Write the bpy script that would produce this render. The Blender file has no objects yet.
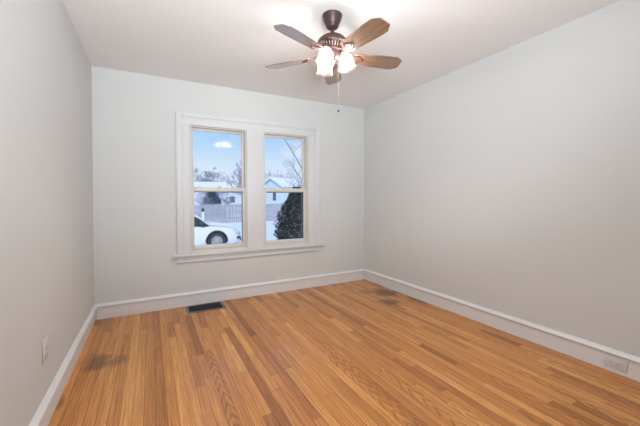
import bpy, bmesh, math, random
from mathutils import Vector, Matrix, noise
PI = math.pi
random.seed(7)
C = bpy.context.scene.collection
SC = bpy.context.scene

# ---------------------------------------------------------------- dimensions
W, D, H = 3.273, 3.802, 2.5          # room width, back wall y, ceiling
Y0 = -0.85                           # wall behind the camera
GZ = -0.68                           # ground level outside
WT = 0.16                            # wall thickness

# ---------------------------------------------------------------- camera
def make_camera():
    f, yaw, p, r = 316.42, .4915, -.0103, -.0045
    fw = Vector((math.sin(yaw)*math.cos(p), math.cos(yaw)*math.cos(p), math.sin(p)))
    rt = Vector((math.cos(yaw), -math.sin(yaw), 0)); up = rt.cross(fw)
    r2 = rt*math.cos(r)+up*math.sin(r); u2 = up*math.cos(r)-rt*math.sin(r)
    cam = bpy.data.cameras.new('camera'); o = bpy.data.objects.new('camera', cam); C.objects.link(o)
    cam.sensor_width = 36; cam.lens = f/640*36; cam.shift_y = -10.876/640; cam.clip_start = .02; cam.clip_end = 500
    m = Matrix((r2, u2, -fw)).transposed().to_4x4(); m.translation = (.4999, 0, 1.1864)
    o.matrix_world = m
    SC.camera = o
make_camera()

# ---------------------------------------------------------------- sky, sun, lights, exposure
SC.view_settings.view_transform = 'Standard'; SC.view_settings.look = 'None'
SC.view_settings.gamma = 1; SC.view_settings.exposure = 0.0; SC.view_settings.use_curve_mapping = False
def make_world():
    w = bpy.data.worlds.new('sky'); SC.world = w; w.use_nodes = True
    nt = w.node_tree; N = nt.nodes; L = nt.links; N.clear()
    out = N.new('ShaderNodeOutputWorld'); bg = N.new('ShaderNodeBackground'); bg.inputs[1].default_value = 1.0
    tc = N.new('ShaderNodeTexCoord'); sp = N.new('ShaderNodeSeparateXYZ'); L.new(tc.outputs['Generated'], sp.inputs[0])
    cr = N.new('ShaderNodeValToRGB'); L.new(sp.outputs['Z'], cr.inputs[0])
    e = cr.color_ramp.elements
    e[0].position = 0.0; e[0].color = (.80, .86, .97, 1)
    e[1].position = 1.0; e[1].color = (.28, .48, .88, 1)
    for p, c in ((.04, (.78, .86, .99)), (.11, (.66, .82, 1.0)), (.21, (.36, .62, 1.0)), (.4, (.32, .54, .95))):
        q = e.new(p); q.color = (*c, 1)
    mp = N.new('ShaderNodeMapping'); mp.inputs['Scale'].default_value = (1, 1, 2.6); mp.inputs['Location'].default_value = (.35, .1, .0)
    L.new(tc.outputs['Generated'], mp.inputs[0])
    no = N.new('ShaderNodeTexNoise'); no.inputs['Scale'].default_value = 4.2; no.inputs['Detail'].default_value = 6; L.new(mp.outputs[0], no.inputs[0])
    r2 = N.new('ShaderNodeValToRGB'); r2.color_ramp.elements[0].position = .50; r2.color_ramp.elements[1].position = .70
    L.new(no.outputs[0], r2.inputs[0])
    mx = N.new('ShaderNodeMix'); mx.data_type = 'RGBA'; L.new(r2.outputs[0], mx.inputs[0]); L.new(cr.outputs[0], mx.inputs[6])
    mx.inputs[7].default_value = (.80, .87, .97, 1)
    L.new(mx.outputs[2], bg.inputs[0]); L.new(bg.outputs[0], out.inputs[0])
make_world()
def lamp(name, kind, loc, rot, energy, color, **kw):
    l = bpy.data.lights.new(name, kind); l.energy = energy; l.color = color
    for k, v in kw.items(): setattr(l, k, v)
    o = bpy.data.objects.new(name, l); C.objects.link(o); o.location = loc; o.rotation_euler = rot
    return o
lamp('sun', 'SUN', (0, -5, 12), (math.radians(52), 0, math.radians(-25)), 2.0, (1, .97, .93), angle=math.radians(12))
# added soft fill lamp, unseen behind the camera, aimed forward and up
lamp('doorway_light', 'AREA', (.66, -.60, 1.25), (PI-1.02, 0, -.27), 51.0, (.86, .925, .97), shape='RECTANGLE', size=1.1, size_y=.6, spread=math.radians(105))
BULB_W = 13.5
BULB_COL = (1.0, .94, .90)

# ---------------------------------------------------------------- mesh helpers
def add_box(bm, a, b, bev=0, mat=0):
    vs = [bm.verts.new((x, y, z)) for x in (a[0], b[0]) for y in (a[1], b[1]) for z in (a[2], b[2])]
    fs = [bm.faces.new([vs[i] for i in q]) for q in ((0,1,3,2),(4,6,7,5),(0,4,5,1),(2,3,7,6),(0,2,6,4),(1,5,7,3))]
    for f in fs: f.material_index = mat
    if bev:
        es = list({e for f in fs for e in f.edges})
        bmesh.ops.bevel(bm, geom=es, offset=bev, segments=2, affect='EDGES', profile=.5)
def frame_basis(d):
    d = d.normalized(); a = Vector((0, 0, 1)) if abs(d.z) < .9 else Vector((1, 0, 0))
    u = d.cross(a).normalized(); v = d.cross(u).normalized(); return u, v
def add_tube(bm, pts, rad, n=8, cap=True):
    pts = [Vector(p) for p in pts]; rings = []
    if not isinstance(rad, (list, tuple)): rad = [rad]*len(pts)
    u = None
    for i, p in enumerate(pts):
        d = (pts[min(i+1, len(pts)-1)]-pts[max(i-1, 0)]).normalized()
        if u is None: u, v = frame_basis(d)
        else:
            u = (u-d*u.dot(d)).normalized(); v = d.cross(u)
        rings.append([bm.verts.new(p+(u*math.cos(2*PI*k/n)+v*math.sin(2*PI*k/n))*rad[i]) for k in range(n)])
    for a, b in zip(rings, rings[1:]):
        for k in range(n): bm.faces.new((a[k], a[(k+1) % n], b[(k+1) % n], b[k]))
    if cap and n > 2:
        bm.faces.new(rings[0][::-1]); bm.faces.new(rings[-1])
def add_lathe(bm, prof, n=32, M=Matrix(), wob=None):
    rings = []
    for j, (r, z) in enumerate(prof):
        if r < 1e-5: rings.append([bm.verts.new(M@Vector((0, 0, z)))]); continue
        ring = []
        for k in range(n):
            a = 2*PI*k/n; rr = r*(1+(wob(j, a) if wob else 0)); ring.append(bm.verts.new(M@Vector((rr*math.cos(a), rr*math.sin(a), z))))
        rings.append(ring)
    for a, b in zip(rings, rings[1:]):
        for k in range(n):
            k2 = (k+1) % n
            if len(a) == 1 and len(b) == 1: continue
            if len(a) == 1: bm.faces.new((a[0], b[k], b[k2]))
            elif len(b) == 1: bm.faces.new((a[k], a[k2], b[0]))
            else: bm.faces.new((a[k], a[k2], b[k2], b[k]))
def extrude_profile(bm, prof, p0, p1, out):
    """prof: (distance out of the wall, z) run from p0 to p1, 'out' is the horizontal normal"""
    p0, p1, out = Vector(p0), Vector(p1), Vector(out)
    A = [bm.verts.new(p0+out*o+Vector((0, 0, z))) for o, z in prof]
    B = [bm.verts.new(p1+out*o+Vector((0, 0, z))) for o, z in prof]
    n = len(prof)
    for i in range(n): bm.faces.new((A[i], A[(i+1) % n], B[(i+1) % n], B[i]))
    bm.faces.new(A[::-1]); bm.faces.new(B)
def obj(name, bm, m, parent=None, smooth=False, loc=None):
    bmesh.ops.recalc_face_normals(bm, faces=bm.faces[:])
    if bm.calc_volume(signed=True) < -1e-9: bmesh.ops.reverse_faces(bm, faces=bm.faces[:])
    me = bpy.data.meshes.new(name); bm.to_mesh(me); bm.free()
    for mm in (m if isinstance(m, (list, tuple)) else [m]): me.materials.append(mm)
    if smooth:
        for p in me.polygons: p.use_smooth = True
        if smooth == 'auto': me.set_sharp_from_angle(angle=math.radians(35))
    o = bpy.data.objects.new(name, me); C.objects.link(o)
    if parent: o.parent = parent
    if loc: o.location = loc
    return o
def struct(name, bm, m, parent=None, smooth=False):
    o = obj(name, bm, m, parent, smooth)
    if not parent: o['kind'] = 'structure'
    return o
def tag(o, label, cat, group=None, kind=None):
    o['label'] = label; o['category'] = cat
    if group: o['group'] = group
    if kind: o['kind'] = kind
    return o
def thing(name, label, cat, loc=(0, 0, 0), rz=0, group=None):
    o = bpy.data.objects.new(name, None); C.objects.link(o); o.location = loc; o.rotation_euler = (0, 0, rz)
    o.empty_display_size = .1
    return tag(o, label, cat, group)
def empty_struct(name):
    o = bpy.data.objects.new(name, None); C.objects.link(o); o['kind'] = 'structure'; o.empty_display_size = .1; return o

# ---------------------------------------------------------------- materials
def mat(name, col, rough=.5, metal=0, bump=0, bscale=60, var=0, vscale=6, spec=.5, coat=0, trans=0):
    m = bpy.data.materials.new(name); m.use_nodes = True; nt = m.node_tree; N = nt.nodes; L = nt.links
    b = N['Principled BSDF']; b.inputs['Base Color'].default_value = (*col, 1); b.inputs['Roughness'].default_value = rough
    b.inputs['Metallic'].default_value = metal; b.inputs['Specular IOR Level'].default_value = spec
    b.inputs['Coat Weight'].default_value = coat; b.inputs['Coat Roughness'].default_value = .15
    tc = N.new('ShaderNodeTexCoord')
    no = N.new('ShaderNodeTexNoise'); no.inputs['Scale'].default_value = vscale; no.inputs['Detail'].default_value = 4; L.new(tc.outputs['Object'], no.inputs[0])
    mx = N.new('ShaderNodeMix'); mx.data_type = 'RGBA'; L.new(no.outputs[0], mx.inputs[0])
    mx.inputs[6].default_value = (*[c*(1-var) for c in col], 1); mx.inputs[7].default_value = (*[min(1, c*(1+var)) for c in col], 1)
    L.new(mx.outputs[2], b.inputs['Base Color'])
    if bump:
        n2 = N.new('ShaderNodeTexNoise'); n2.inputs['Scale'].default_value = bscale; n2.inputs['Detail'].default_value = 3; L.new(tc.outputs['Object'], n2.inputs[0])
        bp = N.new('ShaderNodeBump'); bp.inputs['Strength'].default_value = bump; bp.inputs['Distance'].default_value = .004
        L.new(n2.outputs[0], bp.inputs['Height']); L.new(bp.outputs[0], b.inputs['Normal'])
    return m
M = {}
M['wall'] = mat('wall_paint', (.69, .707, .705), .75, bump=.12, bscale=90, var=.012, vscale=2)
M['ceiling'] = mat('ceiling_paint', (.85, .84, .835), .8, bump=.1, bscale=70, var=.01, vscale=2)
M['trim'] = mat('trim_paint', (.72, .74, .755), .5, bump=.04, bscale=40, var=.015)
M['baseboard'] = mat('baseboard_paint', (.82, .83, .84), .45, bump=.04, bscale=40, var=.015)
M['sash'] = mat('sash_paint', (.74, .70, .65), .38, var=.02)
M['stool'] = mat('stool_paint', (.76, .73, .71), .3, var=.02)
M['storm'] = mat('storm_window_aluminium', (.09, .13, .14), .45, metal=.3)
M['plate'] = mat('outlet_plastic', (.74, .72, .715), .3)
M['slot'] = mat('outlet_slot', (.10, .09, .09), .6)
M['screw'] = mat('screw_metal', (.55, .53, .5), .35, metal=1)
M['bronze'] = mat('fan_bronze', (.060, .030, .030), .42, metal=.12, var=.12, vscale=30)
M['bronze_light'] = mat('fan_rib_bronze', (.50, .36, .31), .4, metal=.3)
M['chain'] = mat('chain_brass', (.50, .46, .42), .35, metal=.6)
M['black'] = mat('black_metal', (.006, .008, .010), .5)
M['register'] = mat('register_frame', (.22, .23, .22), .35, metal=.5, var=.1)
M['snow'] = mat('snow', (.86, .88, .93), .7, bump=.5, bscale=4, var=.03, vscale=1.2)
M['snow_fine'] = mat('snow_clumps', (.42, .45, .50), .8)
M['fence'] = mat('weathered_fence_wood', (.40, .41, .45), .85, var=.25, vscale=5)
M['bark'] = mat('frosted_bark', (.27, .27, .32), .9, var=.15)
M['bark_far'] = mat('frosted_twigs', (.36, .40, .48), .9, var=.1)  # distance haze put into the far trees' colour as pale blue-grey
M['bark_snow'] = mat('snowy_bark', (.30, .32, .38), .9, var=.3, vscale=9)
M['needle'] = mat('conifer_needles', (.062, .082, .082), .8, var=.4, vscale=8)
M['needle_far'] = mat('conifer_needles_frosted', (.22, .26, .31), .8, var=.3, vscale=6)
M['blue_siding'] = mat('pale_blue_siding', (.60, .72, .78), .7, var=.04)
M['pale_siding'] = mat('pale_grey_siding', (.62, .67, .74), .7, var=.04)
M['dark_glass'] = mat('dark_window_glass', (.10, .13, .17), .15)
M['white_trim'] = mat('house_trim', (.75, .78, .82), .5)
M['car'] = mat('car_white_paint', (.78, .80, .84), .2, coat=.6)
M['car_glass'] = mat('car_glass', (.04, .05, .06), .08)
M['tyre'] = mat('tyre_rubber', (.035, .037, .042), .8)
M['rim'] = mat('alloy_rim', (.42, .44, .47), .6, metal=0)
M['car_black'] = mat('car_plastic', (.05, .055, .06), .6)
M['lampglass'] = mat('headlight', (.55, .6, .65), .1)
M['siding'] = mat('own_house_siding', (.7, .7, .7), .8)

def glass_mat():
    m = bpy.data.materials.new('window_glass'); m.use_nodes = True; nt = m.node_tree; N = nt.nodes; L = nt.links; N.clear()
    o = N.new('ShaderNodeOutputMaterial'); t = N.new('ShaderNodeBsdfTransparent'); g = N.new('ShaderNodeBsdfGlossy')
    t.inputs[0].default_value = (.985, .99, .995, 1); g.inputs['Roughness'].default_value = .02
    fr = N.new('ShaderNodeFresnel'); fr.inputs[0].default_value = 1.30
    mx = N.new('ShaderNodeMixShader'); L.new(fr.outputs[0], mx.inputs[0]); L.new(t.outputs[0], mx.inputs[1]); L.new(g.outputs[0], mx.inputs[2]); L.new(mx.outputs[0], o.inputs[0])
    return m
M['glass'] = glass_mat()
def shade_glass():
    m = bpy.data.materials.new('frosted_shade_glass'); m.use_nodes = True; nt = m.node_tree; N = nt.nodes; L = nt.links; N.clear()
    o = N.new('ShaderNodeOutputMaterial'); t = N.new('ShaderNodeBsdfTransparent'); tr = N.new('ShaderNodeBsdfTranslucent'); g = N.new('ShaderNodeBsdfGlossy')
    t.inputs[0].default_value = (.97, .95, .92, 1); tr.inputs[0].default_value = (.95, .88, .80, 1); g.inputs['Roughness'].default_value = .25; g.inputs[0].default_value = (.9, .88, .85, 1)
    m1 = N.new('ShaderNodeMixShader'); m1.inputs[0].default_value = .68; L.new(t.outputs[0], m1.inputs[1]); L.new(tr.outputs[0], m1.inputs[2])
    m2 = N.new('ShaderNodeMixShader'); m2.inputs[0].default_value = .12; L.new(m1.outputs[0], m2.inputs[1]); L.new(g.outputs[0], m2.inputs[2]); L.new(m2.outputs[0], o.inputs[0])
    return m
M['shade'] = shade_glass()
def bulb_mat():
    m = bpy.data.materials.new('lit_bulb'); m.use_nodes = True; nt = m.node_tree; N = nt.nodes; N.clear()
    o = N.new('ShaderNodeOutputMaterial'); e = N.new('ShaderNodeEmission'); e.inputs[0].default_value = (1, .82, .64, 1); e.inputs[1].default_value = 9
    nt.links.new(e.outputs[0], o.inputs[0]); return m
M['bulb'] = bulb_mat()

def floor_mat():
    m = bpy.data.materials.new('oak_strip_floor'); m.use_nodes = True; nt = m.node_tree; N = nt.nodes; L = nt.links
    b = N['Principled BSDF']
    def math_(op, a, b_=None, c=None):
        n = N.new('ShaderNodeMath'); n.operation = op
        for i, v in enumerate((a, b_, c)):
            if v is None: continue
            if isinstance(v, (int, float)): n.inputs[i].default_value = v
            else: L.new(v, n.inputs[i])
        return n.outputs[0]
    def attr(nm):
        a = N.new('ShaderNodeAttribute'); a.attribute_name = nm; return a.outputs['Fac']
    uv = N.new('ShaderNodeUVMap'); uv.uv_map = 'board'; su = N.new('ShaderNodeSeparateXYZ'); L.new(uv.outputs[0], su.inputs[0])
    u, v = su.outputs[0], su.outputs[1]
    tone, seed, fig = attr('tone'), attr('seed'), attr('fig')
    s1 = math_('MULTIPLY', seed, 37.0)
    def noisetex(su_, sv_, detail=4, dist=0):
        cx = N.new('ShaderNodeCombineXYZ'); L.new(math_('MULTIPLY_ADD', u, su_, s1), cx.inputs[0]); L.new(math_('MULTIPLY_ADD', v, sv_, s1), cx.inputs[1]); L.new(s1, cx.inputs[2])
        n = N.new('ShaderNodeTexNoise'); n.inputs['Scale'].default_value = 1; n.inputs['Detail'].default_value = detail; n.inputs['Distortion'].default_value = dist
        L.new(cx.outputs[0], n.inputs[0]); return n.outputs[0]
    g1 = noisetex(260, 5, 5, .3)
    g2 = noisetex(40, 1.6, 3)
    gw = noisetex(30, 7, 2)
    ramp = N.new('ShaderNodeValToRGB'); L.new(tone, ramp.inputs[0]); e = ramp.color_ramp.elements
    e[0].position = 0; e[0].color = (0.259, 0.086, 0.02, 1); e[1].position = 1; e[1].color = (0.829, 0.431, 0.14, 1)
    for p, c in ((.3, (0.471, 0.178, 0.041)), (.55, (0.62, 0.255, 0.064)), (.8, (0.73, 0.331, 0.092))):
        q = e.new(p); q.color = (*c, 1)
    # fine grain
    k = math_('MULTIPLY_ADD', math_('SUBTRACT', g1, .5), 1.1, 1.0)
    k = math_('MULTIPLY', k, math_('MULTIPLY_ADD', g2, .7, .66))
    # figured (cathedral / chevron) grain on some boards
    au = math_('ABSOLUTE', math_('SUBTRACT', u, .0285))
    ph = math_('ADD', math_('MULTIPLY_ADD', v, 62.0, math_('MULTIPLY', au, 190.0)), math_('MULTIPLY', gw, 7.0))
    sn = math_('SINE', ph)
    st = math_('MULTIPLY', math_('POWER', math_('MULTIPLY_ADD', sn, .5, .5), 3.0), fig)
    k = math_('MULTIPLY', k, math_('SUBTRACT', 1.0, math_('MULTIPLY', st, .42)))
    # long cathedral lines on every board
    ph2 = math_('ADD', math_('MULTIPLY_ADD', v, 5.0, math_('MULTIPLY', au, 330.0)), math_('MULTIPLY', g2, 16.0))
    st2 = math_('POWER', math_('MULTIPLY_ADD', math_('SINE', ph2), .5, .5), 4.0)
    k = math_('MULTIPLY', k, math_('SUBTRACT', 1.0, math_('MULTIPLY', st2, .20)))
    # seams
    e1 = math_('LESS_THAN', au, .0273)
    seam = math_('MULTIPLY_ADD', e1, .55, .45)
    k = math_('MULTIPLY', k, seam)
    mul = N.new('ShaderNodeMix'); mul.data_type = 'RGBA'; mul.blend_type = 'MULTIPLY'; mul.inputs[0].default_value = 1
    cb = N.new('ShaderNodeCombineColor'); L.new(k, cb.inputs[0]); L.new(math_('POWER', k, 1.15), cb.inputs[1]); L.new(math_('POWER', k, 1.3), cb.inputs[2])
    L.new(ramp.outputs[0], mul.inputs[6]); L.new(cb.outputs[0], mul.inputs[7])
    col = mul.outputs[2]
    # old stains
    tc = N.new('ShaderNodeTexCoord'); so = N.new('ShaderNodeSeparateXYZ'); L.new(tc.outputs['Object'], so.inputs[0])
    wn = N.new('ShaderNodeTexNoise'); wn.inputs['Scale'].default_value = 9; wn.inputs['Detail'].default_value = 4; L.new(tc.outputs['Object'], wn.inputs[0])
    tot = None
    for (x, y, rx, ry, amt) in STAINS:
        dx = math_('DIVIDE', math_('SUBTRACT', so.outputs[0], x), rx); dy = math_('DIVIDE', math_('SUBTRACT', so.outputs[1], y), ry)
        d = math_('SQRT', math_('ADD', math_('MULTIPLY', dx, dx), math_('MULTIPLY', dy, dy)))
        d = math_('ADD', d, math_('MULTIPLY_ADD', wn.outputs[0], 1.6, -.8))
        f = N.new('ShaderNodeMapRange'); f.interpolation_type = 'SMOOTHSTEP'; L.new(d, f.inputs[0])
        f.inputs[1].default_value = 1.15; f.inputs[2].default_value = .25; f.inputs[3].default_value = 0; f.inputs[4].default_value = amt
        tot = f.outputs[0] if tot is None else math_('MAXIMUM', tot, f.outputs[0])
    sm = N.new('ShaderNodeMix'); sm.data_type = 'RGBA'; L.new(tot, sm.inputs[0]); L.new(col, sm.inputs[6]); sm.inputs[7].default_value = (.060, .036, .026, 1)
    L.new(sm.outputs[2], b.inputs['Base Color'])
    b.inputs['Roughness'].default_value = .34
    L.new(math_('MULTIPLY_ADD', g1, .10, .20), b.inputs['Roughness'])
    b.inputs['Specular IOR Level'].default_value = .5
    bp = N.new('ShaderNodeBump'); bp.inputs['Strength'].default_value = .12; bp.inputs['Distance'].default_value = .001
    L.new(math_('ADD', math_('MULTIPLY', g1, .4), e1), bp.inputs['Height']); L.new(bp.outputs[0], b.inputs['Normal'])
    return m
STAINS = [(.145, 2.80, .11, .17, .62), (.27, 2.76, .10, .10, .45), (.02, 2.35, .03, .12, .5),
          (3.10, 3.12, .18, .24, .80), (2.93, 3.25, .14, .16, .42), (2.92, 2.80, .12, .16, .70), (3.23, 2.72, .04, .22, .75), (3.24, 3.45, .04, .2, .5)]

# ---------------------------------------------------------------- room shell
def build_floor():
    bw = .057; rows = int(math.ceil((W)/bw)); R = random.Random(21)
    me = bpy.data.meshes.new('floor'); V = []; F = []; UV = []; T = []; S = []; G = []
    # (x centre, y0, y1, tone, figure)
    special = [(.53, 1.5, 3.79, .27, 0), (.80, 2.55, 3.5, .14, 0), (1.255, 2.69, 3.79, .10, 0), (.855, 1.0, 2.61, .50, 1.0),
               (1.31, .9, 2.30, .84, .1), (1.36, .9, 2.05, .78, .1), (1.63, 1.3, 2.83, .76, 0), (1.69, 1.0, 2.1, .55, 1.0), (1.75, 1.1, 2.3, .42, .8), (1.90, .9, 1.75, .62, 1.0),
               (2.10, 1.35, 1.80, .22, 0), (.25, 2.0, 3.79, .70, 0), (.36, 1.6, 3.79, .82, 0), (.42, 1.6, 3.3, .74, 0), (.64, 1.5, 3.0, .8, .15), (.70, 1.7, 3.3, .74, .1)]
    for r in range(rows):
        x0 = r*bw; x1 = min(W, x0+bw); xc = (x0+x1)/2
        segs = []
        y = Y0-R.random()*.8
        sp = [s for s in special if abs(s[0]-(x0+bw/2)) <= bw/2+1e-6]
        cuts = [Y0]
        while y < D:
            y += R.choice((.35, .5, .7, .9, 1.2, 1.5)); 
            if y > Y0+.1 and y < D-.08: cuts.append(y)
        cuts.append(D)
        if sp:
            a, b_ = sp[0][1], min(sp[0][2], D)
            if b_ > 3.75: b_ = D
            cuts = sorted([c for c in cuts if c < a-.1 or c > b_+.1]+[a, b_])
            if cuts[-1] != D: cuts.append(D)
        for a, b_ in zip(cuts, cuts[1:]):
            tone = min(.82, max(.12, R.gauss(.53, .17))); fig = 1.0 if R.random() < .07 else 0.0
            if R.random() < .06: tone = .24
            if sp and abs(a-sp[0][1]) < 1e-6: tone, fig = sp[0][3], sp[0][4]
            i = len(V); V += [(x0, a, 0), (x1, a, 0), (x1, b_, 0), (x0, b_, 0)]; F.append((i, i+1, i+2, i+3))
            UV += [(0, 0), (x1-x0, 0), (x1-x0, b_-a), (0, b_-a)]; T.append(tone); S.append(R.random()); G.append(fig*R.uniform(.7, 1))
    # underside of the floor slab
    i = len(V); V += [(0, Y0, -.12), (W, Y0, -.12), (W, D, -.12), (0, D, -.12)]; F.append((i+3, i+2, i+1, i)); UV += [(0, 0)]*4; T.append(.5); S.append(.5); G.append(0)
    me.from_pydata(V, [], F); uvl = me.uv_layers.new(name='board')
    for l in me.loops: uvl.data[l.index].uv = UV[l.vertex_index]
    for nm, dat in (('tone', T), ('seed', S), ('fig', G)):
        at = me.attributes.new(nm, 'FLOAT', 'FACE'); at.data.foreach_set('value', dat)
    me.materials.append(floor_mat())
    o = bpy.data.objects.new('floor', me); C.objects.link(o); o['kind'] = 'structure'
build_floor()
bm = bmesh.new(); add_box(bm, (-WT, Y0-WT, H), (W+WT, D+WT, H+.12)); struct('ceiling', bm, M['ceiling'])
bm = bmesh.new(); add_box(bm, (-WT, Y0, GZ), (0, D, H)); struct('wall_left', bm, M['wall'])
bm = bmesh.new(); add_box(bm, (W, Y0, GZ), (W+WT, D, H)); struct('wall_right', bm, M['wall'])
bm = bmesh.new(); add_box(bm, (-WT, Y0-WT, GZ), (W+WT, Y0, H)); struct('wall_front', bm, M['wall'])
# window openings
OP = [(.893, 1.532), (1.740, 2.352)]; OZ0, OZ1 = .600, 2.022
bm = bmesh.new()
xs = [-WT, OP[0][0], OP[0][1], OP[1][0], OP[1][1], W+WT]
for i in range(5):
    if i in (1, 3):
        add_box(bm, (xs[i], D, GZ), (xs[i+1], D+WT, OZ0)); add_box(bm, (xs[i], D, OZ1), (xs[i+1], D+WT, H))
    else: add_box(bm, (xs[i], D, GZ), (xs[i+1], D+WT, H))
struct('wall_back', bm, M['wall'])

# baseboards: flat board with a moulded cap
BP = [(0, 0), (.012, 0), (.012, .118), (.024, .122), (.026, .130), (.021, .139), (.012, .147), (.009, .154), (0, .154)]
bm = bmesh.new(); extrude_profile(bm, BP, (0, Y0, 0), (0, D, 0), (1, 0, 0)); struct('baseboard_left', bm, M['baseboard'], smooth='auto')
bm = bmesh.new(); extrude_profile(bm, BP, (0.02, D, 0), (W-.02, D, 0), (0, -1, 0)); struct('baseboard_back', bm, M['baseboard'], smooth='auto')
bm = bmesh.new(); extrude_profile(bm, BP, (W, Y0, 0), (W, D, 0), (-1, 0, 0)); struct('baseboard_right', bm, M['baseboard'], smooth='auto')
bm = bmesh.new(); extrude_profile(bm, BP, (0.02, Y0, 0), (W-.02, Y0, 0), (0, 1, 0)); struct('baseboard_front', bm, M['baseboard'], smooth='auto')

# window casing (one continuous frame round both windows)
CX0, CX1, CZ1, SZ = .748, 2.522, 2.150, .585
bm = bmesh.new()
yf = D-.020
add_box(bm, (CX0+.060, yf, SZ), (OP[0][0]+.004, D, OZ1-.004), .002)
add_box(bm, (OP[1][1]-.004, yf, SZ), (CX1-.060, D, OZ1-.004), .002)
add_box(bm, (OP[0][1]-.004, yf, SZ), (OP[1][0]+.004, D, OZ1-.004), .002)
add_box(bm, (CX0+.060, yf, OZ1-.004), (CX1-.060, D, CZ1-.045), .002)
# backband
add_box(bm, (CX0, D-.032, SZ), (CX0+.060, D, CZ1), .005)
add_box(bm, (CX1-.060, D-.032, SZ), (CX1, D, CZ1), .005)
add_box(bm, (CX0+.06, D-.032, CZ1-.045), (CX1-.06, D, CZ1), .005)
# thin bead beside each opening
for a, b_ in OP:
    for x in (a-.006, b_-.006): add_box(bm, (x, D-.027, SZ), (x+.012, D-.02, OZ1), .002)
    add_box(bm, (a-.006, D-.027, OZ1-.006), (b_+.006, D-.02, OZ1+.006), .002)
struct('trim_1', bm, M['trim'], smooth='auto')
bm = bmesh.new(); add_box(bm, (CX0-.040, D-.068, .560), (CX1+.052, D-.0005, .585), .006)
for a, b_ in OP: add_box(bm, (a+.002, D-.002, .562), (b_-.002, D+.02, .585))
struct('trim_2', bm, M['stool'], smooth='auto')
bm = bmesh.new(); add_box(bm, (CX0, D-.022, .490), (CX1, D, .560), .003); add_box(bm, (CX0, D-.028, .490), (CX1, D-.02, .502), .003)
struct('trim_3', bm, M['trim'], smooth='auto')

# windows
def rect_frame(bm, x0, x1, z0, z1, y0, y1, wl, wr, wt, wb, bev=.003):
    add_box(bm, (x0, y0, z0), (x0+wl, y1, z1), bev); add_box(bm, (x1-wr, y0, z0), (x1, y1, z1), bev)
    add_box(bm, (x0+wl, y0, z1-wt), (x1-wr, y1, z1), bev); add_box(bm, (x0+wl, y0, z0), (x1-wr, y1, z0+wb), bev)
for n, (a, b_) in enumerate(OP):
    w = empty_struct('window_%d' % (n+1))
    bm = bmesh.new()   # jamb liner and stops
    rect_frame(bm, a, b_, OZ0, OZ1, D-.0, D+WT, .010, .010, .010, .012, 0)
    rect_frame(bm, a+.010, b_-.010, OZ0+.012, OZ1-.010, D+.004, D+.020, .010, .010, .010, .004, .002)
    struct('window_jamb', bm, M['sash'], w, 'auto')
    x0, x1 = a+.012, b_-.012
    # upper sash sits in the outer track
    zm0, zm1 = 1.276, 1.326
    bm = bmesh.new(); rect_frame(bm, x0, x1, zm0, OZ1-.012, D+.072, D+.104, .030, .030, .032, .042)
    s = struct('upper_sash', bm, M['sash'], w, 'auto')
    bm = bmesh.new(); add_box(bm, (x0+.026, D+.086, zm0+.038), (x1-.026, D+.089, OZ1-.040)); struct('pane', bm, M['glass'], s)
    bm = bmesh.new(); rect_frame(bm, x0, x1, OZ0+.014, zm1, D+.030, D+.064, .030, .030, .044, .046)
    s = struct('lower_sash', bm, M['sash'], w, 'auto')
    bm = bmesh.new(); add_box(bm, (x0+.026, D+.045, OZ0+.056), (x1-.026, D+.048, zm1-.040)); struct('pane', bm, M['glass'], s)
    xc = (x0+x1)/2
    bm = bmesh.new(); add_box(bm, (xc-.028, D+.036, zm1), (xc+.028, D+.060, zm1+.010), .003)
    add_lathe(bm, [(0, 0), (.011, 0), (.011, .010), (.0, .012)], 14, Matrix.Translation((xc, D+.048, zm1+.010)))
    struct('sash_lock', bm, M['screw'], w, 'auto')
    # storm window outside: dark aluminium frame of its lower half
    bm = bmesh.new(); rect_frame(bm, a+.010, b_-.010, OZ0+.012, 1.300, D+.128, D+.146, .020, .020, .030, .016, .001)
    struct('storm_frame', bm, M['storm'], w)

# ---------------------------------------------------------------- wall outlets and floor register
def outlet(label, M4, pw, ph, group):
    t = thing('wall_outlet', label, 'outlet', group=group); t.matrix_world = M4       # local: x across, z up, -y out of the wall
    bm = bmesh.new(); add_box(bm, (-pw/2, -.006, -ph/2), (pw/2, 0, ph/2), .0035); obj('cover_plate', bm, M['plate'], t, 'auto')
    bm = bmesh.new(); add_lathe(bm, [(0, .001), (.0035, 0), (.0035, -.004)], 12, Matrix.Translation((0, -.0065, 0))@Matrix.Rotation(PI/2, 4, 'X')); obj('screw', bm, M['screw'], t)
    for s in (-1, 1):
        bm = bmesh.new()
        add_lathe(bm, [(0, .0095), (.0165, .0095), (.0172, .0080), (.0172, .005)], 24, Matrix.Translation((0, 0, s*.0195))@Matrix.Rotation(PI/2, 4, 'X'))
        r = obj('receptacle', bm, M['plate'], t, 'auto')
        bm = bmesh.new()
        for dx, hh in ((-.0065, .0048), (.0065, .0038)): add_box(bm, (dx-.0013, -.0101, s*.0195+.002-hh), (dx+.0013, -.0093, s*.0195+.002+hh))
        add_box(bm, (-.0022, -.0101, s*.0195-.0115), (.0022, -.0093, s*.0195-.0072))
        obj('slots', bm, M['slot'], r)
    return t
# left wall: plate faces +x
outlet('white duplex outlet plate upright on the left wall above the baseboard', Matrix.Translation((0.0, 2.15, .393))@Matrix.Rotation(PI/2, 4, 'Z'), .085, .125, None)
# right baseboard: plate lies on its side, faces -x
outlet('white duplex outlet plate lying sideways in the right baseboard', Matrix.Translation((W-.012, .936, .066))@Matrix.Rotation(-PI/2, 4, 'Z')@Matrix.Rotation(PI/2, 4, 'Y'), .078, .122, None)

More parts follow.
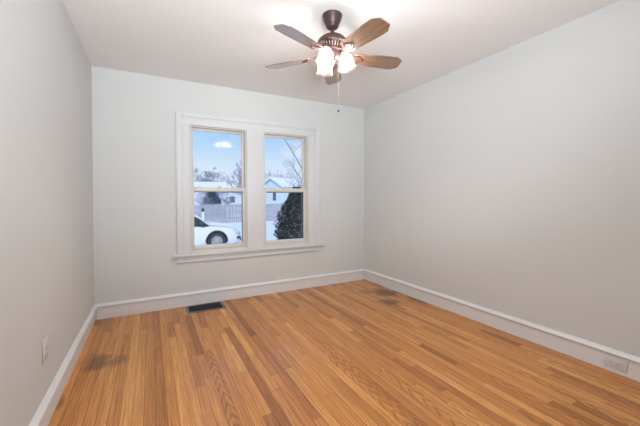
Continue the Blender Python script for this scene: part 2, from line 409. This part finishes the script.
vt = thing('floor_register', 'black metal floor register set in the oak boards below the window', 'vent', (1.021, 3.652, 0))
bm = bmesh.new(); hw, hd = .200, .124
for a, b_ in (((-hw, -hd), (hw, -hd+.020)), ((-hw, hd-.020), (hw, hd)), ((-hw, -hd+.02), (-hw+.030, hd-.02)), ((hw-.030, -hd+.02), (hw, hd-.02))):
    add_box(bm, (a[0], a[1], 0), (b_[0], b_[1], .006), .0015)
obj('register_frame', bm, M['register'], vt, 'auto')
bm = bmesh.new(); add_box(bm, (-hw+.03, -hd+.02, .0002), (hw-.03, hd-.02, .0012)); obj('duct_opening', bm, M['black'], vt)
bm = bmesh.new()
for k in range(26):
    x = -hw+.036+k*(2*hw-.072)/25
    add_box(bm, (x-.0012, -hd+.02, .0012), (x+.0012, hd-.02, .0050))
for y in (-.035, .035): add_box(bm, (-hw+.03, y-.002, .0012), (hw-.03, y+.002, .0054))
obj('grille', bm, M['black'], vt)

# ---------------------------------------------------------------- ceiling fan
def wood_mat():
    m = bpy.data.materials.new('fan_blade_wood'); m.use_nodes = True; nt = m.node_tree; N = nt.nodes; L = nt.links
    b = N['Principled BSDF']; tc = N.new('ShaderNodeTexCoord'); mp = N.new('ShaderNodeMapping'); mp.inputs['Scale'].default_value = (3, 60, 20); L.new(tc.outputs['Object'], mp.inputs[0])
    no = N.new('ShaderNodeTexNoise'); no.inputs['Scale'].default_value = 1.5; no.inputs['Detail'].default_value = 5; L.new(mp.outputs[0], no.inputs[0])
    r = N.new('ShaderNodeValToRGB'); L.new(no.outputs[0], r.inputs[0]); r.color_ramp.elements[0].position = .3; r.color_ramp.elements[0].color = (.135, .072, .042, 1)
    r.color_ramp.elements[1].position = .7; r.color_ramp.elements[1].color = (.28, .165, .105, 1); L.new(r.outputs[0], b.inputs['Base Color'])
    b.inputs['Roughness'].default_value = .30; b.inputs['Coat Weight'].default_value = 1.0; b.inputs['Coat Roughness'].default_value = .16; b.inputs['Coat IOR'].default_value = 1.75
    return m
M['blade'] = wood_mat()
FX, FY = 1.658, 1.965
fan = thing('ceiling_fan', 'bronze ceiling fan with five brown wooden blades and lit glass shades', 'ceiling fan', (FX, FY, H))
def fz(z): return z-H
bm = bmesh.new(); add_lathe(bm, [(0, 0), (.070, 0), (.072, -.006), (.069, -.014), (.064, -.034), (.050, -.066), (.044, -.074), (.046, -.079), (.040, -.090), (.028, -.099), (.014, -.102), (0, -.102)], 36)
obj('canopy', bm, M['bronze'], fan, 'auto')
bm = bmesh.new(); add_tube(bm, [(0, 0, -.10), (0, 0, -.150)], .0125, 16); add_lathe(bm, [(0, -.134), (.020, -.134), (.022, -.142), (.022, -.150), (0, -.150)], 20)
obj('downrod', bm, M['bronze'], fan, 'auto')
mh = None
bm = bmesh.new(); add_lathe(bm, [(0, fz(2.360)), (.030, fz(2.358)), (.060, fz(2.350)), (.085, fz(2.335)), (.101, fz(2.317)), (.108, fz(2.300)), (.107, fz(2.292)), (.099, fz(2.287)), (.085, fz(2.284)), (0, fz(2.284))], 48)
mh = obj('motor_housing', bm, M['bronze'], fan, 'auto')
bm = bmesh.new(); add_lathe(bm, [(0, fz(2.284)), (.076, fz(2.284)), (.064, fz(2.258)), (.055, fz(2.248)), (0, fz(2.248))], 40)
cn = obj('vent_cone', bm, M['black'], mh, 'auto')
bm = bmesh.new()
for k in range(24):
    a = 2*PI*k/24; c, s = math.cos(a), math.sin(a)
    add_tube(bm, [(.084*c, .084*s, fz(2.285)), (.078*c, .078*s, fz(2.272)), (.064*c, .064*s, fz(2.254))], .0045, 6)
obj('vent_ribs', bm, M['bronze_light'], mh, True)
bm = bmesh.new(); add_lathe(bm, [(0, fz(2.254)), (.066, fz(2.254)), (.070, fz(2.248)), (.066, fz(2.242)), (.052, fz(2.239)), (.048, fz(2.222)), (.044, fz(2.192)), (.038, fz(2.182)), (.020, fz(2.174)), (.016, fz(2.164)), (.010, fz(2.158)), (0, fz(2.157))], 32)
obj('switch_housing', bm, M['bronze'], fan, 'auto')
# blades
BZ, BR0, BR1 = 2.207, .155, .531
def blade_bm():
    bm = bmesh.new(); t = .006
    out = [(BR0, -.046), (BR0+.012, -.056), (BR1-.12, -.070), (BR1-.045, -.070), (BR1, -.038), (BR1+.002, .038), (BR1-.045, .070), (BR1-.12, .070), (BR0+.012, .056), (BR0, .046)]
    up = [bm.verts.new((x, y, t/2)) for x, y in out]; lo = [bm.verts.new((x, y, -t/2)) for x, y in out]
    bm.faces.new(up); bm.faces.new(lo[::-1]); n = len(out)
    for i in range(n): bm.faces.new((up[i], lo[i], lo[(i+1) % n], up[(i+1) % n]))
    return bm
def iron_bm():
    bm = bmesh.new()
    add_tube(bm, [(.050, 0, .052), (.078, 0, .046), (.100, .0, .026), (.125, 0, .006), (.150, 0, -.002)], [.011, .010, .009, .009, .008], 10)
    # ornamental plate: three lobes under the blade root
    pts = [(.125, -.012), (.150, -.030), (.178, -.042), (.200, -.036), (.205, -.022), (.222, -.016), (.240, 0), (.222, .016), (.205, .022), (.200, .036), (.178, .042), (.150, .030), (.125, .012)]
    a = [bm.verts.new((x, y, -.0035)) for x, y in pts]; b_ = [bm.verts.new((x, y, -.0085)) for x, y in pts]; n = len(pts)
    bm.faces.new(a); bm.faces.new(b_[::-1])
    for i in range(n): bm.faces.new((a[i], b_[i], b_[(i+1) % n], a[(i+1) % n]))
    for x, y in ((.178, -.026), (.178, .026), (.218, 0)): add_lathe(bm, [(0, -.0125), (.004, -.0115), (.006, -.008)], 10, Matrix.Translation((x, y, 0)))
    return bm
b0 = obj('blade', blade_bm(), M['blade'], fan); i0 = obj('blade_iron', iron_bm(), M['bronze'], b0, 'auto')
PITCH = math.radians(-13)      # counter-clockwise side hangs lower
for k in range(5):
    if k == 0: b, i = b0, i0
    else:
        b = b0.copy(); C.objects.link(b); b.parent = fan
        i = i0.copy(); C.objects.link(i); i.parent = b
    b.rotation_mode = 'XYZ'
    b.matrix_local = Matrix.Translation((0, 0, fz(BZ)))@Matrix.Rotation(math.radians(-13.5+72*k), 4, 'Z')@Matrix.Rotation(PITCH, 4, 'X')
# light kit: three arms with cups, bulbs and frosted bell shades
def shade_wob(j, a): return (.05*max(0, (j-4))/4)*math.cos(8*a)
def arm_bm():
    bm = bmesh.new()
    add_tube(bm, [(.030, 0, fz(2.222)), (.050, 0, fz(2.236)), (.070, 0, fz(2.246)), (.086, 0, fz(2.244))], .008, 10)
    return bm
T4 = Matrix.Translation((.088, 0, fz(2.240)))@Matrix.Rotation(math.radians(-10), 4, 'Y')
def cup_bm():
    bm = bmesh.new(); add_lathe(bm, [(0, .018), (.020, .016), (.033, .005), (.036, -.010), (.032, -.018), (0, -.018)], 24, T4); return bm
def shade_bm():
    bm = bmesh.new(); pr = [(.024, -.014), (.033, -.026), (.043, -.045), (.048, -.065), (.050, -.085), (.053, -.105), (.057, -.118), (.062, -.128)]
    add_lathe(bm, pr, 48, T4, shade_wob)
    return bm
def bulb_bm():
    bm = bmesh.new(); add_lathe(bm, [(0, -.018), (.011, -.020), (.012, -.026), (.018, -.036), (.022, -.048), (.020, -.059), (.012, -.067), (0, -.070)], 20, T4); return bm
protos = None
for k in range(3):
    ang = math.radians(-28+120*k)
    if protos is None:
        a = obj('lamp_arm', arm_bm(), M['bronze'], fan, True)
        c = obj('lamp_cup', cup_bm(), M['bronze'], a, 'auto'); s = obj('lamp_shade', shade_bm(), M['shade'], a, True); b = obj('light_bulb', bulb_bm(), M['bulb'], a, True)
        protos = (a, c, s, b)
        s['label'] = 'frosted glass bell shade glowing from its bulb'
    else:
        a = protos[0].copy(); C.objects.link(a); a.parent = fan
        for q in protos[1:]:
            d = q.copy(); C.objects.link(d); d.parent = a
    a.rotation_euler = (0, 0, ang)
    p = Matrix.Rotation(ang, 4, 'Z')@T4@Vector((0, 0, -.088))
    lo = lamp('bulb_light', 'POINT', (FX+p.x, FY+p.y, H+p.z), (0, 0, 0), BULB_W, BULB_COL, shadow_soft_size=.016)
# pull chain
bm = bmesh.new(); px, py = .036, -.020
z = fz(2.186)
while z > fz(1.835):
    add_lathe(bm, [(0, .0011), (.0008, .0005), (.0008, -.0005), (0, -.0011)], 6, Matrix.Translation((px, py, z))); z -= .0036
add_tube(bm, [(px, py, fz(2.19)), (px, py, fz(1.83))], .0005, 4)
ch = obj('pull_chain', bm, M['chain'], fan)
bm = bmesh.new(); add_lathe(bm, [(0, .012), (.003, .010), (.006, .002), (.0065, -.006), (.004, -.012), (0, -.013)], 14, Matrix.Translation((px, py, fz(1.820)))); obj('chain_bob', bm, M['bronze'], ch, True)

# ================================================================ outside
def ground_h(x, y):
    d = 0
    if y > 9: d = .05*noise.noise(Vector((x*.25, y*.25, 0)))*min(1, (y-9)/4)
    return GZ+d
bm = bmesh.new(); nx, ny = 70, 70; g = []
for j in range(ny+1):
    y = D+WT+(j/ny)**1.6*110
    row = []
    for i in range(nx+1):
        x = -40+i/nx*110; row.append(bm.verts.new((x, y, ground_h(x, y))))
    g.append(row)
for j in range(ny):
    for i in range(nx): bm.faces.new((g[j][i], g[j][i+1], g[j+1][i+1], g[j+1][i]))
struct('ground', bm, M['snow'], smooth=True)['label'] = 'snow covered yard outside the windows'

# fence
FYY = 26.0
fe = thing('wooden_fence', 'weathered grey vertical board fence across the snowy yard', 'fence', (0, FYY, GZ))
R = random.Random(3)
seg = 2.44
for q in range(9):
    x0 = -4+q*seg; bm = bmesh.new(); n = 15
    for k in range(n):
        xx = x0+.06+k*(seg-.12)/n; hh = 1.47+R.uniform(-.02, .02)
        add_box(bm, (xx, -.012, -.05), (xx+(seg-.12)/n-.030, .012+R.uniform(-.004, .004), hh))
    for zz in (.3, .78, 1.26): add_box(bm, (x0+.05, .018, zz), (x0+seg-.05, .055, zz+.09))
    obj('board_panel', bm, M['fence'], fe)
for q in range(10):
    x0 = -4+q*seg; bm = bmesh.new(); add_box(bm, (x0-.05, -.05, -.1), (x0+.05, .06, 1.55), .01); obj('fence_post', bm, M['fence'], fe)

# slim post with a dark box, standing before the fence
po = thing('yard_post', 'slim white post with a dark box on top before the fence', 'post', (3.67, 23.0, GZ))
bm = bmesh.new(); add_tube(bm, [(0, 0, -.1), (0, 0, 1.02)], .085, 10); obj('post_shaft', bm, M['white_trim'], po, True)
bm = bmesh.new(); add_box(bm, (-.075, -.10, 1.02), (.075, .10, 1.26), .02); obj('dark_box', bm, M['car_black'], po)

# houses
def house(name, label, corner, rz, wid, length, eave, ridge, wall, wins):
    t = thing(name, label, 'house', corner, rz)
    # local: gable wall along -x from the near corner, long wall along +y ; ridge parallel to y at x=-wid/2
    bm = bmesh.new(); P = [(-wid, 0), (0, 0), (0, eave), (-wid/2, ridge-.05), (-wid, eave)]
    A = [bm.verts.new((x, 0, z)) for x, z in P]; B = [bm.verts.new((x, length, z)) for x, z in P]
    bm.faces.new(A); bm.faces.new(B[::-1])
    for i in range(5): bm.faces.new((A[i], B[i], B[(i+1) % 5], A[(i+1) % 5]))
    obj('house_wall', bm, wall, t)
    bm = bmesh.new(); o = .35; sl = (ridge-eave)/(wid/2)
    for s in (-1, 1):
        xe = -wid/2+s*(wid/2+o); ze = eave-o*sl
        q = [(-wid/2, ridge), (xe, ze), (xe, ze+.16), (-wid/2, ridge+.18)]
        A = [bm.verts.new((x, -o, z)) for x, z in q]; B = [bm.verts.new((x, length+o, z)) for x, z in q]
        bm.faces.new(A); bm.faces.new(B[::-1])
        for i in range(4): bm.faces.new((A[i], B[i], B[(i+1) % 4], A[(i+1) % 4]))
    r = obj('roof', bm, M['snow'], t); r['label'] = 'roof under thick snow'
    bm = bmesh.new()
    for s in (-1, 1):
        xe = -wid/2+s*(wid/2+o); ze = eave-o*sl
        q = [(-wid/2, ridge-.14), (xe, ze-.14), (xe, ze), (-wid/2, ridge)]
        A = [bm.verts.new((x, -o-.04, z)) for x, z in q]; B = [bm.verts.new((x, -o+.04, z)) for x, z in q]
        bm.faces.new(A); bm.faces.new(B[::-1])
        for i in range(4): bm.faces.new((A[i], B[i], B[(i+1) % 4], A[(i+1) % 4]))
    obj('gable_trim', bm, M['blue_siding'] if wall is M['blue_siding'] else M['fence'], t)
    for side, u, z, ww, hh in wins:
        f = bmesh.new(); p = bmesh.new()
        if side == 'g':
            rect_frame(f, u-ww/2-.08, u+ww/2+.08, z-.08, z+hh+.08, -.06, 0, .08, .08, .08, .08, 0); add_box(p, (u-ww/2, -.03, z), (u+ww/2, 0, z+hh))
        else:
            for a, b2 in (((0, u-ww/2-.08, z-.08), (.06, u-ww/2, z+hh+.08)), ((0, u+ww/2, z-.08), (.06, u+ww/2+.08, z+hh+.08)), ((0, u-ww/2, z-.08), (.06, u+ww/2, z)), ((0, u-ww/2, z+hh), (.06, u+ww/2, z+hh+.08))): add_box(f, a, b2)
            add_box(p, (0, u-ww/2, z), (.03, u+ww/2, z+hh))
        fo = obj('house_window', f, M['white_trim'], t); obj('window_pane', p, M['dark_glass'], fo)
    return t
house('blue_house', 'pale blue house with snowy roof seen through the right window', (20.2, 50, GZ), math.radians(-62), 5.2, 12, 4.03, 5.53, M['blue_siding'], [('g', -1.9, 1.6, .8, 1.35), ('s', 3.0, 1.6, 1.0, 1.2)])
house('grey_house', 'low pale house with long snowy roof behind the fence, seen at left', (10.6, 51, GZ), math.radians(80), 7.0, 9.0, 3.23, 4.23, M['pale_siding'], [])
house('garden_shed', 'small pale outbuilding with a dark window above the fence', (11.0, 38.5, GZ), math.radians(-12), 4.4, 4, 2.5, 3.2, M['pale_siding'], [('g', -1.8, 1.45, .62, .75)])

# bare trees
def bare_tree(label, loc, h, spread, seed, m, levels=4, r0=.14, lean=0, rmin=.008, group='bare trees behind the yard', first=None):
    t = thing('bare_tree', label, 'tree', loc, 0, group); R = random.Random(seed); tr = bmesh.new(); br = bmesh.new()
    def grow(bm, p, d, ln, r, lev):
        n = 4; pts = [p]; rs = [r]; q = p.copy(); dd = d.copy()
        for k in range(n):
            dd = (dd+Vector((R.uniform(-1, 1), R.uniform(-1, 1), R.uniform(-.3, .8)))*.16).normalized(); q = q+dd*ln/n; pts.append(q.copy()); rs.append(r*(1-.55*(k+1)/n))
        add_tube(bm, pts, rs, 5 if lev < 2 else 3, cap=False)
        if lev >= levels: return
        for k in range(4 if lev else 8):
            f = R.uniform(.25, 1) if lev else R.uniform(.3, 1); i = min(n-1, int(f*n)); bp = pts[i].lerp(pts[i+1], f*n-i if f < 1 else 1)
            a = R.uniform(0, 2*PI); side = Vector((math.cos(a), math.sin(a), R.uniform(.1, .9))).normalized()
            nd = (dd*(1-spread)+side*spread).normalized()
            grow(br, bp, nd, ln*R.uniform(.42, .62), max(rmin, rs[i]*.5), lev+1)
    grow(tr, Vector((0, 0, -.1)), Vector((lean, 0, 1)).normalized(), h*.62, r0, 0)
    obj('trunk', tr, m, t); obj('branches', br, m, t)
    return t
TG = 'bare frosted trees on the skyline'
TL = 'bare frosted tree with thin grey branches on the skyline'
specs = [  # x, y, h, spread, seed, r0, levels
    (5.3, 62, 8.5, .5, 1, .20, 4), (7.4, 66, 8.2, .6, 2, .20, 4), (9.0, 64, 8.8, .75, 5, .30, 5), (10.2, 63, 8.3, .75, 6, .30, 5), (11.4, 60, 6.8, .7, 8, .25, 4),
    (12.75, 50, 7.6, .45, 9, .22, 4), (15.2, 60, 7.2, .55, 10, .2, 4), (17.0, 66, 8.8, .5, 11, .2, 4), (17.6, 60, 7.0, .5, 12, .2, 4),
    (22.0, 68, 8.6, .5, 13, .2, 4), (24.0, 70, 8.0, .55, 14, .2, 4), (26.0, 70, 8.4, .5, 15, .2, 4), (28.5, 72, 8.6, .55, 16, .2, 4), (31, 70, 9.0, .55, 17, .2, 4)]
LT = ['tall frosted bare tree at the far left edge of the left window', 'slender frosted bare tree above the snowy roof in the left window', 'broad twiggy bare tree rising behind the snowy roof in the left window',
      'rounded twiggy bare tree right of the snowy roof peak in the left window', 'spreading bare tree behind the right end of the snowy roof', 'tall bare tree with thick trunk near the right side of the left window',
      'bare tree at the right edge of the left window', 'tall bare tree on the skyline hidden mostly by the wall between windows', 'short bare tree on the skyline behind the wall between windows',
      'bare tree just left of the blue house gable', 'small bare tree behind the blue house gable peak', 'thin bare tree rising behind the blue house roof', 'bare tree behind the middle of the blue house roof', 'bare tree behind the far end of the blue house roof']
for n_, ((x, y, h, sp, sd, r0, lv), lb) in enumerate(zip(specs, LT)):
    if y > 55:      # rows of trees standing one behind another
        k_ = (y+(n_*3 % 5-1)*9)/y; x = .5+(x-.5)*k_; h = 1.87+(h-1.87)*k_; y *= k_
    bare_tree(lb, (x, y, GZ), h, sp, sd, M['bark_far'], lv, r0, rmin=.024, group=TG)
# nearer tree whose long limb crosses the upper right window
nt_ = bare_tree('snow dusted bare tree at the right edge of the right window, long limb leaning left', (9.75, 18.5, GZ), 5.2, .7, 44, M['bark_snow'], 4, .13, group=None)
bm = bmesh.new(); add_tube(bm, [(0, 0, 2.6), (-.55, -.3, 3.35), (-1.15, -.45, 4.25), (-1.9, -.5, 5.30), (-2.5, -.5, 6.2)], [.06, .045, .035, .028, .015], 6)
obj('limb', bm, M['bark'], nt_)
# tree arching in the lower left window behind the fence
bare_tree('low snow laden bare tree just behind the fence, in the left window', (5.2, 29, GZ), 3.4, .8, 31, M['bark_snow'], 4, .10, group=None)
bare_tree('low bare tree behind the fence beside the small outbuilding', (7.2, 31, GZ), 3.0, .8, 36, M['bark_snow'], 4, .08, group=None)

# conifers
def conifer(label, loc, h, rad, n, m, snowfrac, seed, prof, size):
    t = thing('conifer_shrub', label, 'shrub', loc); R = random.Random(seed); gb = bmesh.new(); sb = bmesh.new(); tb = bmesh.new()
    add_tube(tb, [(0, 0, -.1), (0, 0, h*.9)], [.05, .01], 8); obj('trunk', tb, M['bark'], t)
    add_lathe(gb, [(0, h*.97)]+[(rad*.80*prof(f), h*f) for f in (.9, .8, .65, .5, .35, .2, .1, .03)]+[(0, .02)], 16, wob=lambda j, a: .08*math.sin(3*a+j*1.7))
    for k in range(n):
        f = R.random()**1.15; a = R.uniform(0, 2*PI); lump = 1+.16*math.sin(3*a+f*11)+.12*math.sin(7*a-f*23)
        rr = rad*prof(f)*lump*R.uniform(.80, 1.04); p = Vector((rr*math.cos(a), rr*math.sin(a), h*(.02+.98*f)))
        o = Vector((math.cos(a), math.sin(a), R.uniform(-.1, .9))).normalized(); sd = o.cross(Vector((0, 0, 1))).normalized(); sd = (sd+Vector((0, 0, R.uniform(-.6, .6)))).normalized()
        L_ = size*R.uniform(.6, 1.3)
        sn = R.random() < snowfrac
        bm = sb if sn else gb
        nrm = o.cross(sd).normalized()
        if sn:
            add = p+nrm*.0
            M4 = Matrix.Translation(add)
            add_lathe(bm, [(0, L_*.22), (L_*.16, L_*.08), (L_*.20, -.0), (0, -L_*.12)], 6, M4@Matrix.Rotation(R.uniform(-.6, .6), 4, 'X'))
        else:
            # a little fan of four leaflets
            for q in (-.7, -.25, .25, .7):
                d = (o*math.cos(q)+sd*math.sin(q)); e_ = p+d*L_; w = nrm.cross(d).normalized()*L_*.13
                v = [bm.verts.new(p), bm.verts.new(p+d*L_*.5+w), bm.verts.new(e_), bm.verts.new(p+d*L_*.5-w)]; bm.faces.new(v)
    obj('foliage', gb, m, t); s = obj('snow_clumps', sb, M['snow_fine'], t, True); s['kind'] = 'stuff'
    return t
conifer('dark snow dusted conifer bush just outside the right window', (6.03, 12.5, GZ), 2.34, .88, 9500, M['needle'], .22, 5,
        lambda f: max(.10, min(1, .75+f*1.2)*(1-max(0, f-.22)/.80)**.75), .10)
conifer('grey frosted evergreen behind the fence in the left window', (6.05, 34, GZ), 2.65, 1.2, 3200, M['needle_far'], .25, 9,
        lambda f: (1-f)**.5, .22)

# car
def build_car():
    car = thing('white_car', 'white snow dusted car parked in the yard, outside the left window', 'car', (2.634, 12.0, GZ))
    # local x: forward, y: away from the house (near side at y=0), z up; origin at front wheel on the near side
    hw = .86; cy = hw
    top = [(-3.45, .62), (-3.40, .86), (-3.1, .96), (-2.2, .97), (-1.2, .955), (-.35, .93), (-.05, .905), (.3, .865), (.6, .80), (.8, .70), (.90, .58), (.95, .48)]
    def topz(x):
        for (a, za), (b_, zb) in zip(top, top[1:]):
            if a <= x <= b_: return za+(zb-za)*(x-a)/(b_-a)
        return top[0][1] if x < top[0][0] else top[-1][1]
    def halfw(x):
        if x > .35: return hw*(1-.30*((x-.35)/.62)**2.2)
        if x < -3.0: return hw*(1-.18*((-3.0-x)/.45)**2)
        return hw
    st = [-3.45, -3.40, -3.25, -3.0, -2.6, -2.2, -1.7, -1.2, -.8, -.35, -.05, .15, .3, .45, .6, .7, .8, .86, .91, .955]
    bm = bmesh.new(); rings = []
    for x in st:
        h = topz(x); w = halfw(x); zb = .22 if -3.3 < x < .8 else .30
        sec = [(-w*.93, zb), (-w*.99, zb+.08), (-w, .50*h+.10), (-w*.985, h*.80), (-w*.93, h*.93), (-w*.80, h*.985), (-w*.4, h+.012), (0, h+.018)]
        sec = sec+[(-y, z) for y, z in sec[-2::-1]]
        rings.append([bm.verts.new((x, cy+y, z)) for y, z in sec])
    for a, b_ in zip(rings, rings[1:]):
        n = len(a)
        for k in range(n): bm.faces.new((a[k], a[(k+1) % n], b_[(k+1) % n], b_[k]))
    bm.faces.new(rings[0][::-1]); bm.faces.new(rings[-1])
    body = obj('car_body', bm, [M['car'], M['car_black']], car, 'auto')
    # wheel arches cut out
    cb = bmesh.new()
    for wx in (0, -2.62):
        for yy in (-.2, 2*hw-.26): add_tube(cb, [(wx, yy, .33), (wx, yy+.46, .33)], .362, 36)
    cut = obj('cutter', cb, M['car_black'], car)
    md = body.modifiers.new('b', 'BOOLEAN'); md.object = cut; md.operation = 'DIFFERENCE'; md.solver = 'MANIFOLD'; bpy.context.view_layer.update()
    dg = bpy.context.evaluated_depsgraph_get(); dg.update(); nm = bpy.data.meshes.new_from_object(body.evaluated_get(dg)); body.modifiers.clear(); body.data = nm
    bpy.data.objects.remove(cut)
    # greenhouse
    bm = bmesh.new(); gr = []
    G = [(-3.25, .94, .74), (-2.9, 1.34, .64), (-2.4, 1.45, .60), (-1.4, 1.47, .60), (-.95, 1.42, .61), (-.62, 1.20, .68), (-.28, .925, .76)]
    for x, z, w in G:
        zb = topz(x)-.03
        gr.append([bm.verts.new((x, cy+y, zz)) for y, zz in ((-.80, zb), (-w-.0, max(zb+.01, z-.05)), (-w*.85, z), (w*.85, z), (w, max(zb+.01, z-.05)), (.80, zb))])
    for a, b_ in zip(gr, gr[1:]):
        for k in range(6): bm.faces.new((a[k], a[(k+1) % 6], b_[(k+1) % 6], b_[k]))
    bm.faces.new(gr[0][::-1]); bm.faces.new(gr[-1])
    obj('car_windows', bm, M['car_glass'], car)
    bm = bmesh.new()
    rr = [(-2.95, 1.31), (-2.4, 1.455), (-1.9, 1.475), (-1.4, 1.478), (-.93, 1.425)]
    rows = []
    for x, z in rr: rows.append([bm.verts.new((x, cy+y, z+dz)) for y, dz in ((-.63, -.05), (-.52, .02), (0, .03), (.52, .02), (.63, -.05), (.5, -.03), (-.5, -.03))])
    for a, b_ in zip(rows, rows[1:]):
        for k in range(7): bm.faces.new((a[k], a[(k+1) % 7], b_[(k+1) % 7], b_[k]))
    bm.faces.new(rows[0][::-1]); bm.faces.new(rows[-1])
    obj('car_roof', bm, M['car'], car, 'auto')
    for s in (-1, 1):
        for path, r_ in (([(-.24, cy+s*.79, .92), (-.60, cy+s*.705, 1.20), (-.95, cy+s*.62, 1.40)], .028), ([(-1.75, cy+s*.81, .93), (-1.72, cy+s*.64, 1.42)], .035), ([(-3.2, cy+s*.77, .93), (-2.85, cy+s*.65, 1.33)], .05)):
            bm = bmesh.new(); add_tube(bm, path, r_, 8); obj('roof_pillar', bm, M['car'], car, True)
        bm = bmesh.new(); add_box(bm, (-.62, cy+s*.90-.09, .96), (-.46, cy+s*.90+.09, 1.08), .03); add_box(bm, (-.58, min(cy+s*.80, cy+s*.88), .95), (-.52, max(cy+s*.80, cy+s*.88), .99)); obj('side_mirror', bm, M['car_black'], car, 'auto')
        bm = bmesh.new(); add_box(bm, (.62, min(cy+s*.55, cy+s*.79), .56), (.86, max(cy+s*.55, cy+s*.79), .69), .04); obj('headlight', bm, M['lampglass'], car, 'auto')
    bm = bmesh.new(); add_box(bm, (.86, cy-.42, .48), (.965, cy+.42, .60), .02); add_box(bm, (.84, cy-.62, .27), (.968, cy+.62, .40), .03); obj('grille', bm, M['car_black'], car, 'auto')
    bm = bmesh.new(); add_box(bm, (.70, -.0+.10, .36), (.90, .22, .46), .02); obj('fog_light', bm, M['car_black'], car)
    for wx in (0, -2.62):
        for s, yy in ((-1, .0), (1, 2*hw-.20)):
            bm = bmesh.new(); add_lathe(bm, [(.21, 0), (.225, -.012), (.315, -.012), (.328, .01), (.328, .19), (.315, .21), (.21, .21)], 40, Matrix.Translation((wx, yy, .33))@Matrix.Rotation(-PI/2, 4, 'X'))
            wl = obj('wheel', bm, M['tyre'], car, 'auto')
            bm = bmesh.new(); fy = yy+.012 if s < 0 else yy+.19
            add_lathe(bm, [(.21, 0), (.20, .03), (.19, .05), (0.0, .05)], 32, Matrix.Translation((wx, fy if s < 0 else fy-.06, .33))@Matrix.Rotation(-PI/2, 4, 'X'))
            for k in range(7):
                a = 2*PI*k/7; add_tube(bm, [(wx+.03*math.cos(a), fy, .33+.03*math.sin(a)), (wx+.20*math.cos(a), fy+.005, .33+.20*math.sin(a))], [.030, .022], 6)
            add_lathe(bm, [(0, -.02), (.04, -.015), (.05, .02)], 16, Matrix.Translation((wx, fy, .33))@Matrix.Rotation(-PI/2, 4, 'X'))
            obj('rim', bm, M['rim'], wl, 'auto')
            bm = bmesh.new()
            n = 18; pr = [(math.cos(PI*k/n-.12*(1-2*k/n)), math.sin(PI*k/n-.12*(1-2*k/n))) for k in range(n+1)]
            y_ = -.012 if s < 0 else 2*hw+.002
            A = [bm.verts.new((wx+.362*c, y_, .33+.362*q)) for c, q in pr]; B = [bm.verts.new((wx+.398*c, y_, .33+.398*q)) for c, q in pr]
            A2 = [bm.verts.new((wx+.362*c, y_+.05, .33+.362*q)) for c, q in pr]; B2 = [bm.verts.new((wx+.398*c, y_+.05, .33+.398*q)) for c, q in pr]
            for i in range(n):
                bm.faces.new((A[i], A[i+1], B[i+1], B[i])); bm.faces.new((A2[i], A2[i+1], B2[i+1], B2[i])); bm.faces.new((A[i], A[i+1], A2[i+1], A2[i])); bm.faces.new((B[i], B[i+1], B2[i+1], B2[i]))
            bm.faces.new((A[0], B[0], B2[0], A2[0])); bm.faces.new((A[-1], B[-1], B2[-1], A2[-1]))
            obj('wheel_arch_trim', bm, M['car_black'], car)
    # snow lying on hood and roof
    for nm_, xs_, wd, lab in (('snow_layer', [-.22, -.1, .1, .3, .5, .66], .70, 'thin snow lying on the car hood'), ('snow_layer', [-2.85, -2.4, -1.9, -1.4, -1.0], .52, 'snow lying on the car roof')):
        bm = bmesh.new(); rows = []
        for i, x in enumerate(xs_):
            zb = topz(x) if xs_[0] > -1 else {-2.85: 1.34, -2.4: 1.47, -1.9: 1.49, -1.4: 1.495, -1.0: 1.45}[x]
            t = .012 if i in (0, len(xs_)-1) else .05
            ww = wd*(1-.22*(max(0, x-.2)/.5)) if xs_[0] > -1 else wd
            rows.append([bm.verts.new((x, cy+y*ww, zb+dz)) for y, dz in ((-1, .0), (-.9, t*.8+.005), (-.4, t+.015), (.4, t+.015), (.9, t*.8+.005), (1, .0), (0, .0))])
        for a, b_ in zip(rows, rows[1:]):
            for k in range(7): bm.faces.new((a[k], a[(k+1) % 7], b_[(k+1) % 7], b_[k]))
        bm.faces.new(rows[0][::-1]); bm.faces.new(rows[-1])
        o = obj(nm_, bm, M['snow'], None, 'auto', (2.634, 12.0, GZ)); tag(o, lab, 'snow', None, 'stuff')
build_car()
